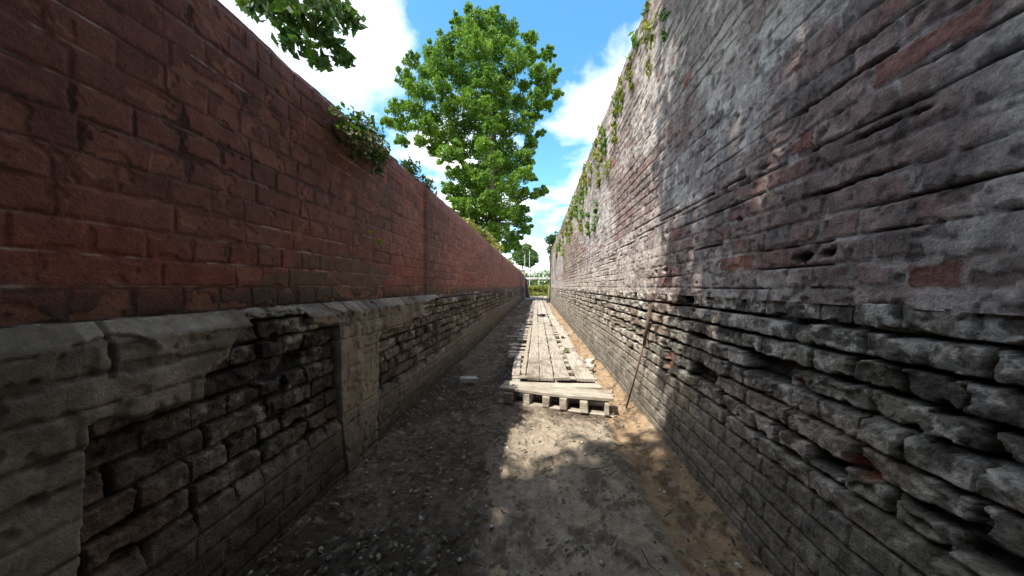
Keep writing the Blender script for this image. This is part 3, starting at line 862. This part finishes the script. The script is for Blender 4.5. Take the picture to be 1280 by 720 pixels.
# top-left tree; its unseen boughs overhead are added to shade the near trench
nb = []
rr0 = random.Random(9)
for i in range(520):
    x = rr0.uniform(-6.0, 3.4); y = rr0.uniform(-8.5, 3.0); z = rr0.uniform(4.3, 6.6) + .10 * abs(x + 1)
    if ((x + 1.2) / 4.8) ** 2 + ((y + 3.4) / 6.2) ** 2 > 1: continue
    edge = min(2.5, (.35 + .95 * (x + .9)) - .42 * (5 - z)) if x > -1.5 else -.3 + .2 * (x + 1.5)
    if y + .6 < edge: nb.append(((x, y, z), rr0.uniform(.6, .9)))
for (px, py, Yc, r0) in ((330, -10, 4.6, .30), (365, 8, 4.8, .34), (395, 30, 5.0, .30), (418, 58, 5.2, .22), (350, 36, 4.4, .26), (405, 0, 5.2, .40), (300, -30, 4.2, .4), (380, -30, 4.6, .5), (385, 62, 5.0, .2), (430, 12, 5.4, .24),
                        (340, -60, 3.6, .5), (300, -90, 3.0, .5), (260, -120, 2.4, .5)):
    nb.append((wp(px, py, Yc), r0))
nt_ = empty('overhanging_shade_tree', (-3.6, -1.5, 2.0)); tag(nt_, 'dark leafy tree at the top left, with unseen boughs added to shade the trench', 'tree')
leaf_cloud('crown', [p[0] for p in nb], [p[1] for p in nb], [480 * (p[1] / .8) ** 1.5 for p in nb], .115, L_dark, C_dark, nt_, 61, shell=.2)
limbs((-3.6, -1.5, 1.9), (-3.0, -1.8, 6.0), [nb[i][0] for i in (0, 5, 9, 14, 20, 26, 31)] + [wp(395, 30, 5.0), wp(350, 0, 4.6)], .26, nt_, M_bark, 6)
for ch in nt_.children: attach(ch, nt_)

# --- small plants
def tuft(mbv, base, n, h, r, out=(0, 0, 0), w=.006, spread=.5, arch=.5):
    """arching blades; returns verts, faces"""
    V, Fc = mbv
    for i in range(n):
        a = r.uniform(0, 6.28); L = h * r.uniform(.5, 1.15); sp = spread * r.uniform(.2, 1)
        dx, dy = math.cos(a) * sp + out[0], math.sin(a) * sp + out[1]
        wx, wy = -math.sin(a) * w, math.cos(a) * w
        b = len(V)
        for k in range(4):
            t = k / 3; ww = (1 - t * .92)
            x = base[0] + dx * L * t + r.uniform(-.003, .003); y = base[1] + dy * L * t; z = base[2] + L * (t * (1 + out[2]) - arch * t * t)
            V.append((x - wx * ww, y - wy * ww, z)); V.append((x + wx * ww, y + wy * ww, z))
        for k in range(3): Fc.append((b + 2 * k, b + 2 * k + 1, b + 2 * k + 3, b + 2 * k + 2))

def tuft_obj(name, base_list, n, h, mat_cols, seed, label=None, cat=None, kind=None, group=None, out=(0, 0, 0), w=.006, spread=.5, arch=.5, parent=None):
    r = random.Random(seed); V, Fc = [], []
    cols_ = []
    mat, cols = mat_cols
    for b in base_list:
        m0 = len(V); tuft((V, Fc), b, n, h * r.uniform(.7, 1.2), r, out, w, spread, arch)
        t = r.random(); c = cols[0] + (cols[2] - cols[0]) * t
        for k in range(len(V) - m0): cols_.append(c * r.uniform(.8, 1.2))
    o = mesh_obj(name, V, np.array(Fc), mat, parent, False, np.array(cols_))
    return tag(o, label, cat, group, kind)

rg = random.Random(3)
# tall dry grass and weeds on the bank behind the red wall
tuft_obj('tall_grass', [(XL - .30 - rg.random() * .7, rg.uniform(5.6, 25), TOP_L - .08) for _ in range(420)], 9, .50, (L_dry, C_dry), 5, 'dry straw coloured grass along the top of the red wall', 'grass', 'stuff', w=.007, spread=.35, arch=.25)
tuft_obj('green_grass', [(XL - .28 - rg.random() * 1.5, rg.uniform(9, 30), TOP_L - .08) for _ in range(420)], 9, .38, (L_weed, C_weed), 6, 'green grass on the bank behind the red wall', 'grass', 'stuff', w=.010, spread=.6)
# little shrubs right on the wall head
def shrub(name, label, cat, pts, leaf, mat, cols, dens, seed, group=None, twigs=True, base=None):
    b = base or (pts[0][0][0], pts[0][0][1], pts[0][0][2] - pts[0][1])
    t = empty(name, b); tag(t, label, cat, group)
    leaf_cloud('foliage', [p[0] for p in pts], [p[1] for p in pts], [dens * (p[1] / .12) ** 1.6 for p in pts], leaf, mat, cols, t, seed, shell=.15)
    if twigs:
        mb = MB(); r = random.Random(seed)
        for p, rad in pts:
            for k in range(4):
                e = Vector(p) + Vector([r.uniform(-1, 1) * rad for _ in range(3)])
                m_ = Vector(b).lerp(e, .5) + Vector((0, 0, rad * .4))
                mb.tube([b, m_, e], [.005, .0035, .0015], 4)
        mb.build('stem', M_twig, t)
    for ch in t.children: attach(ch, t)
    return t
shrub('shrub', 'small dark shrub sprouting from the head of the red wall against the sky', 'shrub', [((XL - .05, 2.66, 2.16), .10), ((XL - .1, 2.8, 2.13), .12), ((XL - .02, 3.0, 2.12), .08), ((XL - .08, 3.25, 2.12), .09)], .022, L_dark, C_dark, 260, 71, 'growth on the head of the red wall')
shrub('shrub', 'pale grassy shrub on the red wall head where the big tree begins', 'shrub', [((XL - .2, 5.4, 2.2), .16), ((XL - .25, 6.1, 2.22), .22), ((XL - .22, 7.0, 2.25), .25), ((XL - .3, 8.4, 2.3), .30), ((XL - .3, 10.0, 2.3), .32)], .05, L_weed, C_weed, 160, 72, 'growth on the head of the red wall')
shrub('shrub', 'green bush on the bank by the far end of the red wall', 'shrub', [((XL - .6, 16, 2.3), .5), ((XL - .9, 19, 2.3), .6), ((XL - .6, 23, 2.2), .5), ((XL - .9, 26, 2.0), .6)], .10, L_weed, C_weed, 60, 73, 'growth on the head of the red wall')
shrub('bramble', 'dark straggly bramble hanging over the near head of the red wall', 'bramble',
      [((XL + .05, 1.72, 1.93), .09), ((XL + .05, 1.84, 1.90), .08), ((XL + .04, 1.60, 1.98), .11), ((XL + .03, 1.98, 1.97), .07), ((XL + .04, 1.74, 2.04), .11), ((XL + .02, 2.05, 2.05), .06), ((XL + .02, 1.9, 2.07), .10), ((XL + .07, 1.66, 1.84), .05), ((XL + .06, 1.9, 1.83), .04)],
      .024, L_dark, C_dark, 150, 74, base=(XL - .05, 1.85, 2.09))
shrub('bramble', 'withered brown tangle mixed with twigs beside the hanging bramble', 'bramble',
      [((XL + .05, 1.82, 1.95), .10), ((XL + .04, 1.68, 1.90), .10), ((XL + .04, 2.0, 1.92), .07)], .016, L_dry, C_dry, 220, 75, base=(XL - .04, 1.95, 2.09))
# the yellow-green sprig growing out of the face of the red wall
sp = empty('sprig', (XL, 1.87, 1.40)); tag(sp, 'tiny yellow green sprig growing from a joint of the red wall', 'plant')
mb = MB(); mb.tube([(XL, 1.84, 1.43), (XL + .03, 1.86, 1.41), (XL + .045, 1.90, 1.375), (XL + .05, 1.94, 1.372)], [.002, .0018, .0015, .001], 5)
mb.build('stem', M_twig, sp)
leaf_cloud('leaf', [(XL + .05, 1.94, 1.375), (XL + .035, 1.85, 1.425)], [.026, .016], [26, 10], .018, L_spr, C_spr, sp, 80, shell=.1)
for ch in sp.children: attach(ch, sp)

# ferns and grass hanging from the top of the right wall
k = 0
spots_r = [(730, 214, 3.7), (733, 222, 3.7), (738, 212, 3.2), (729, 236, 4.2), (722, 246, 4.8), (726, 228, 4.0), (720, 256, 5.2), (715, 262, 6.2), (712, 275, 6.6), (708, 283, 7.8), (704, 292, 8.8), (744, 258, 0), (735, 270, 0), (748, 196, 2.9), (744, 186, 3.1), (756, 170, 2.7), (752, 160, 2.85), (768, 140, 2.4), (775, 110, 2.2), (770, 128, 2.3), (787, 80, 2.0), (793, 50, 1.9), (806, 20, 1.75), (812, 40, 1.75), (826, 30, 1.6), (700, 300, 10.5), (697, 306, 12.5), (760, 205, 0), (727, 262, 0)]
low_lab = {'top': 'hanging from the head of the right wall', 'face': 'rooted in the face of the right wall'}
ordw = ['nearest', 'second nearest', 'third', 'fourth', 'fifth', 'sixth', 'seventh', 'eighth', 'ninth', 'tenth', 'eleventh', 'twelfth', 'thirteenth', 'fourteenth', 'fifteenth', 'sixteenth', 'seventeenth', 'eighteenth', 'nineteenth', 'twentieth', 'twenty-first', 'twenty-second', 'twenty-third', 'twenty-fourth', 'twenty-fifth', 'twenty-sixth', 'twenty-seventh', 'twenty-eighth', 'twenty-ninth']
pl = []
for (px, py, Yd) in spots_r:
    Yc = XR * F / (px - 671)
    z = EYE + (358 - py) / F * Yc
    pl.append((Yc, min(z, TOP_R - .02)))
pl.sort()
for i, (Yc, z) in enumerate(pl):
    rr = random.Random(900 + i)
    s_ = .045 + .013 * min(Yc, 9)
    n = rr.randint(3, 6)
    cs = [(XR - .01, Yc + rr.uniform(-.5, .5) * s_ * 1.6, z - j_ * s_ * .9 + rr.uniform(-.3, .3) * s_) for j_ in range(n)]
    mc = (L_weed, C_weed) if i % 3 else (L_dark, tuple(c * 2.0 for c in C_dark))
    where = 'on the head' if z > TOP_R - .2 else 'in the face'
    o = leaf_cloud('wall_plant', cs, [s_ * rr.uniform(.4, .9) for _ in cs], [34] * n, .016 + .0045 * Yc, mc[0], mc[1], None, 300 + i, shell=.1, aspect=2.2, droop=.6)
    tag(o, '%s tuft of weeds %s of the right wall, counted from the viewer' % (ordw[i], where), 'plant', 'weeds growing on the right wall')
# fringe along its head
tuft_obj('wall_head_grass', [(XR + .02 + rg.random() * .2, rg.uniform(3.2, 21), TOP_R - .03) for _ in range(260)], 8, .16, (L_weed, C_weed), 8, 'thin grass fringe on the head of the right wall', 'grass', 'stuff', out=(-.15, 0, 0), w=.008, spread=.6)

# leaf litter and twigs on the floor
def litter():
    r = np.random.default_rng(5); n = 6500
    yy = .9 + 9 * r.random(n) ** 1.6; xx = XL + .05 + (XR - XL - .1) * r.random(n)
    k = r.random(n) < np.where((xx < -.25), 1.0, np.where(xx > .6, .30, .35)); k &= ~((yy > 2.6) & (xx > -.3) & (xx < .6))
    xx, yy = xx[k], yy[k]; n = len(xx)
    a = r.uniform(0, 6.28, n); s = r.uniform(.005, .017, n); tl = r.uniform(-.4, .4, n)
    zz = .012 + .05 * (fbm(xx * 3, yy * 3, 400, 5) - .5) + .06 * sst(-.75, -1.1, xx)+ r.uniform(0, .008, n)
    P = np.stack([xx, yy, zz], 1)
    L = np.stack([np.cos(a), np.sin(a), tl * .6], 1) * s[:, None]; W = np.stack([-np.sin(a), np.cos(a), tl], 1) * s[:, None] * .55
    V = np.stack([P - L, P + W + [0, 0, .003], P + L, P - W + [0, 0, .003]], 1).reshape(-1, 3)
    t = r.random(n)[:, None]; c = C_dry[0] * .5 + (C_dry[2] * .85 - C_dry[0] * .5) * t ** 2
    o = mesh_obj('leaf_litter', V, np.arange(4 * n).reshape(n, 4), L_dry, None, False, np.repeat(c, 4, 0))
    tag(o, 'dead leaves and chips scattered over the trench floor', 'litter', None, 'stuff')
litter()
def twigs():
    r = random.Random(31); mb = MB()
    for i in range(110):
        y = .95 + 6 * r.random() ** 1.4; x = r.uniform(XL + .06, XR - .06)
        if y > 2.4 and -.4 < x < .62: continue
        a = r.uniform(0, 6.28); L = r.uniform(.03, .14)
        z = .018 + .05 * (float(fbm(np.array(x * 3), np.array(y * 3), 400, 5)) - .5) + .06 * float(sst(-.75, -1.1, np.array(x)))
        p = Vector((x, y, z)); d = Vector((math.cos(a), math.sin(a), r.uniform(-.05, .12))) * L
        k = Vector((-d.y, d.x, 0)) * r.uniform(-.2, .2)
        mb.tube([p, p + d * .5 + k, p + d], [.0028, .0024, .001], 4)
    tag(mb.build('twig_litter', M_bark), 'dark broken twigs strewn over the trench floor', 'litter', None, 'stuff')
twigs()
def gravel():
    r = random.Random(8); V, Fc = [], []
    for i in range(420):
        y = .9 + 8 * r.random() ** 1.5; x = r.uniform(XL + .04, XR - .04)
        if y > 2.6 and -.3 < x < .6: continue
        s = r.uniform(.004, .014) * (1 + .4 * (r.random() > .95))
        z = .008 + .05 * (float(fbm(np.array(x * 3), np.array(y * 3), 400, 5)) - .5) + .06 * float(sst(-.75, -1.1, np.array(x)))
        b = len(V)
        for (dx, dy, dz) in ((1, 0, 0), (0, 1, 0), (-1, 0, 0), (0, -1, 0), (0, 0, .8), (0, 0, -.8)):
            V.append((x + dx * s * r.uniform(.7, 1.3), y + dy * s * r.uniform(.7, 1.3), z + dz * s * r.uniform(.6, 1)))
        Fc += [(b + p, b + q, b + 4) for p, q in ((0, 1), (1, 2), (2, 3), (3, 0))] + [(b + q, b + p, b + 5) for p, q in ((0, 1), (1, 2), (2, 3), (3, 0))]
    o = mesh_obj('gravel', V, np.array(Fc), M_stone)
    tag(o, 'small pale grit and mortar crumbs on the trench floor', 'gravel', None, 'stuff')
gravel()

# ------------------------------------------------------------------ far end of the trench
# weedy bank
tuft_obj('weedy_bank', [(rg.uniform(-1.4, 2.4), rg.uniform(34.0, 38.5), 0) for _ in range(10)], 4, .1, (L_weed, C_weed), 12)  # replaced below
bpy.data.objects.remove(bpy.data.objects['weedy_bank'])
pts = []
for _ in range(520):
    x = rg.uniform(-1.6, 3.0); y = rg.uniform(33.6, 39)
    pts.append((x, y, float(land_height(np.array(x), np.array(y))) if -1.3 < x < 1.2 else .3 + .17 * (y - 33.6)))
tuft_obj('weeds', pts, 12, .55, (L_weed, C_weed), 13, 'yellow green weeds on the rising bank at the end of the trench', 'weeds', 'stuff', w=.022, spread=.7)
shrub('shrub', 'leafy bush at the end of the trench below the footbridge', 'shrub', [((-.4, 35.5, .85), .45), ((.2, 35.8, .9), .5), ((.9, 35.2, .85), .45), ((1.4, 35.6, 1.0), .5), ((-.9, 34.6, .8), .4)], .10, L_weed, C_weed, 60, 92)
# brick pier
pr = empty('brick_pier', (-1.55, 31.2, 1.0)); tag(pr, 'short pinkish brick pier at the far end of the red wall', 'pier')
mb = MB(); mb.box((0, 0, .75), (.75, .6, 1.9), jit=.02); mb.build('shaft', M_pier, pr, .01)
mb = MB(); mb.box((0, 0, 1.75), (.88, .72, .12), jit=.01); mb.build('cap', M_conc, pr, .01)
# sloping end of the red wall (buttress falling to the floor)
bt = MB(); b = 0
bt.v = [(XL, 28.2, -.1), (XL + .40, 28.2, -.1), (XL + .40, 30.6, -.1), (XL, 30.6, -.1), (XL, 28.2, 1.85), (XL + .12, 28.2, 1.75), (XL + .12, 30.6, 1.75), (XL, 30.6, 1.85)]
bt.f = [(0, 3, 2, 1), (4, 5, 6, 7), (0, 1, 5, 4), (1, 2, 6, 5), (2, 3, 7, 6), (3, 0, 4, 7)]
M_dbrick = simple_mat('dark_red_brick', (.09, .035, .03), (.17, .07, .055), 9, .9, (30, .01))
tag(bt.build('buttress', M_dbrick, None, .01), 'dark red sloping buttress at the far end of the left wall', 'buttress')
# concrete footbridge with tubular rails
fb = empty('footbridge', (.4, 40, 1.5)); tag(fb, 'pale footbridge with thin metal railings crossing beyond the trench', 'bridge')
def rmb(mb, name, mat): 
    o = mb.build(name, mat, fb); return o
mb = MB(); mb.box((1.0, 0, 1.35), (9, 1.1, .28), jit=.0); rmb(mb, 'deck', M_conc)
for x in (-1.6, 2.8):
    mb = MB(); mb.box((x, 0, .3), (.4, 1.0, 1.85)); rmb(mb, 'abutment', M_conc)
for i in range(7):
    mb = MB(); mb.tube([(-2.6 + i * 1.15, -.5, 1.45), (-2.6 + i * 1.15, -.5, 2.6)], [.035, .035], 8); rmb(mb, 'post', M_metal)
for z in (2.0, 2.6):
    mb = MB(); mb.tube([(-3.4, -.5, z), (5.4, -.5, z)], [.03, .03], 8); rmb(mb, 'rail', M_metal)
fb.location = (0, 38.5, .0 + .75)
# poles
for (px, top, Y_, lab) in ((674, 300, 37, 'tall thin metal pole standing in front of the footbridge'), (662, 314, 37, 'shorter metal pole left of the tall pole at the footbridge'), (656, 318, 36, 'short metal pole beside the brick pier'), (688, 322, 36, 'short metal pole close to the right wall end')):
    x = (px - 671) / F * Y_; zt = EYE + (358 - top) / F * Y_
    mb = MB(); mb.tube([(0, 0, 0), (0, 0, zt - .9)], [.04, .035], 8); mb.box((0, 0, zt - .9), (.1, .1, .02)); o = mb.build('pole', M_metal); o.location = (x, Y_, .9)
    tag(o, lab, 'pole', 'poles at the footbridge')
# hedge line at the horizon
r_ = random.Random(22)
hc = [((x, 90 + r_.uniform(-4, 4), 2.0 + r_.uniform(0, 2.2)), r_.uniform(2.0, 3.6)) for x in np.arange(-60, 60, 2.2)]
o = leaf_cloud('woodland', [c[0] for c in hc], [c[1] for c in hc], [420] * len(hc), .5, L_pale, C_pale, None, 95)
tag(o, 'distant line of trees on the horizon', 'woodland', None, 'stuff')

# ------------------------------------------------------------------ light, sky, camera
sun_v = Vector((-.44, -.42, 1)).normalized()
el = math.asin(sun_v.z); rot = math.atan2(sun_v.x, sun_v.y)
w = bpy.data.worlds.new('World'); scene.world = w; w.use_nodes = True
nt = w.node_tree; nt.nodes.clear()
out = N(nt, 'ShaderNodeOutputWorld'); bg = N(nt, 'ShaderNodeBackground'); bg.inputs['Strength'].default_value = .15
sky = N(nt, 'ShaderNodeTexSky'); sky.sky_type = 'NISHITA'; sky.sun_disc = False
sky.sun_elevation = el; sky.sun_rotation = rot % (2 * math.pi); sky.air_density = 1.0; sky.dust_density = .6; sky.ozone_density = 1.6
tc = N(nt, 'ShaderNodeTexCoord')
sep = N(nt, 'ShaderNodeSeparateXYZ'); nt.links.new(tc.outputs['Generated'], sep.inputs[0])
mx = N(nt, 'ShaderNodeMath', operation='MAXIMUM'); mx.inputs[1].default_value = .0; nt.links.new(sep.outputs['Z'], mx.inputs[0])
ad = N(nt, 'ShaderNodeMath', operation='ADD'); ad.inputs[1].default_value = .14; nt.links.new(mx.outputs[0], ad.inputs[0])
cmb = N(nt, 'ShaderNodeCombineXYZ')
for i, ax in enumerate('XY'):
    dv = N(nt, 'ShaderNodeMath', operation='DIVIDE'); nt.links.new(sep.outputs[ax], dv.inputs[0]); nt.links.new(ad.outputs[0], dv.inputs[1]); nt.links.new(dv.outputs[0], cmb.inputs[i])
cn = N(nt, 'ShaderNodeTexNoise', Scale=1.15, Detail=9, Roughness=.55); cn.inputs['Distortion'].default_value = .3
mpw = N(nt, 'ShaderNodeMapping'); mpw.inputs['Location'].default_value = (3.6, 1.2, 0)
nt.links.new(cmb.outputs[0], mpw.inputs['Vector']); nt.links.new(mpw.outputs['Vector'], cn.inputs['Vector'])
cr = N(nt, 'ShaderNodeValToRGB'); cr.color_ramp.elements[0].position = .45; cr.color_ramp.elements[1].position = .60
cr.color_ramp.elements[0].color = (0, 0, 0, 1); cr.color_ramp.elements[1].color = (1, 1, 1, 1)
nt.links.new(cn.outputs['Fac'], cr.inputs['Fac'])
hs = N(nt, 'ShaderNodeHueSaturation'); hs.inputs['Saturation'].default_value = 1.25; hs.inputs['Hue'].default_value = .485; hs.inputs['Value'].default_value = 1.05
nt.links.new(sky.outputs['Color'], hs.inputs['Color'])
mix = N(nt, 'ShaderNodeMixRGB'); mix.inputs['Color2'].default_value = (6.2, 6.1, 6.0, 1)
nt.links.new(cr.outputs['Color'], mix.inputs['Fac']); nt.links.new(hs.outputs['Color'], mix.inputs['Color1'])
nt.links.new(mix.outputs['Color'], bg.inputs['Color']); nt.links.new(bg.outputs[0], out.inputs['Surface'])

sl = bpy.data.lights.new('sun', 'SUN'); sl.energy = 3.2; sl.angle = R(.55); sl.color = (1, .95, .86)
so = bpy.data.objects.new('sun', sl); link(so); so.rotation_euler = sun_v.to_track_quat('Z', 'Y').to_euler()

cam = bpy.data.cameras.new('camera'); co = bpy.data.objects.new('camera', cam); link(co)
co.location = (0, 0, EYE)
cam.sensor_width = 36; cam.lens = 36 * F / 1280; cam.clip_start = .05; cam.clip_end = 6000
co.rotation_euler = (R(90 - .30), 0, math.atan(31 / F))
scene.camera = co
vs = scene.view_settings
vs.view_transform = 'Standard'; vs.look = 'None'; vs.gamma = 1; vs.use_curve_mapping = False; vs.exposure = 1.25
scene.cycles.max_bounces = 7; scene.cycles.diffuse_bounces = 4; scene.cycles.transparent_max_bounces = 4
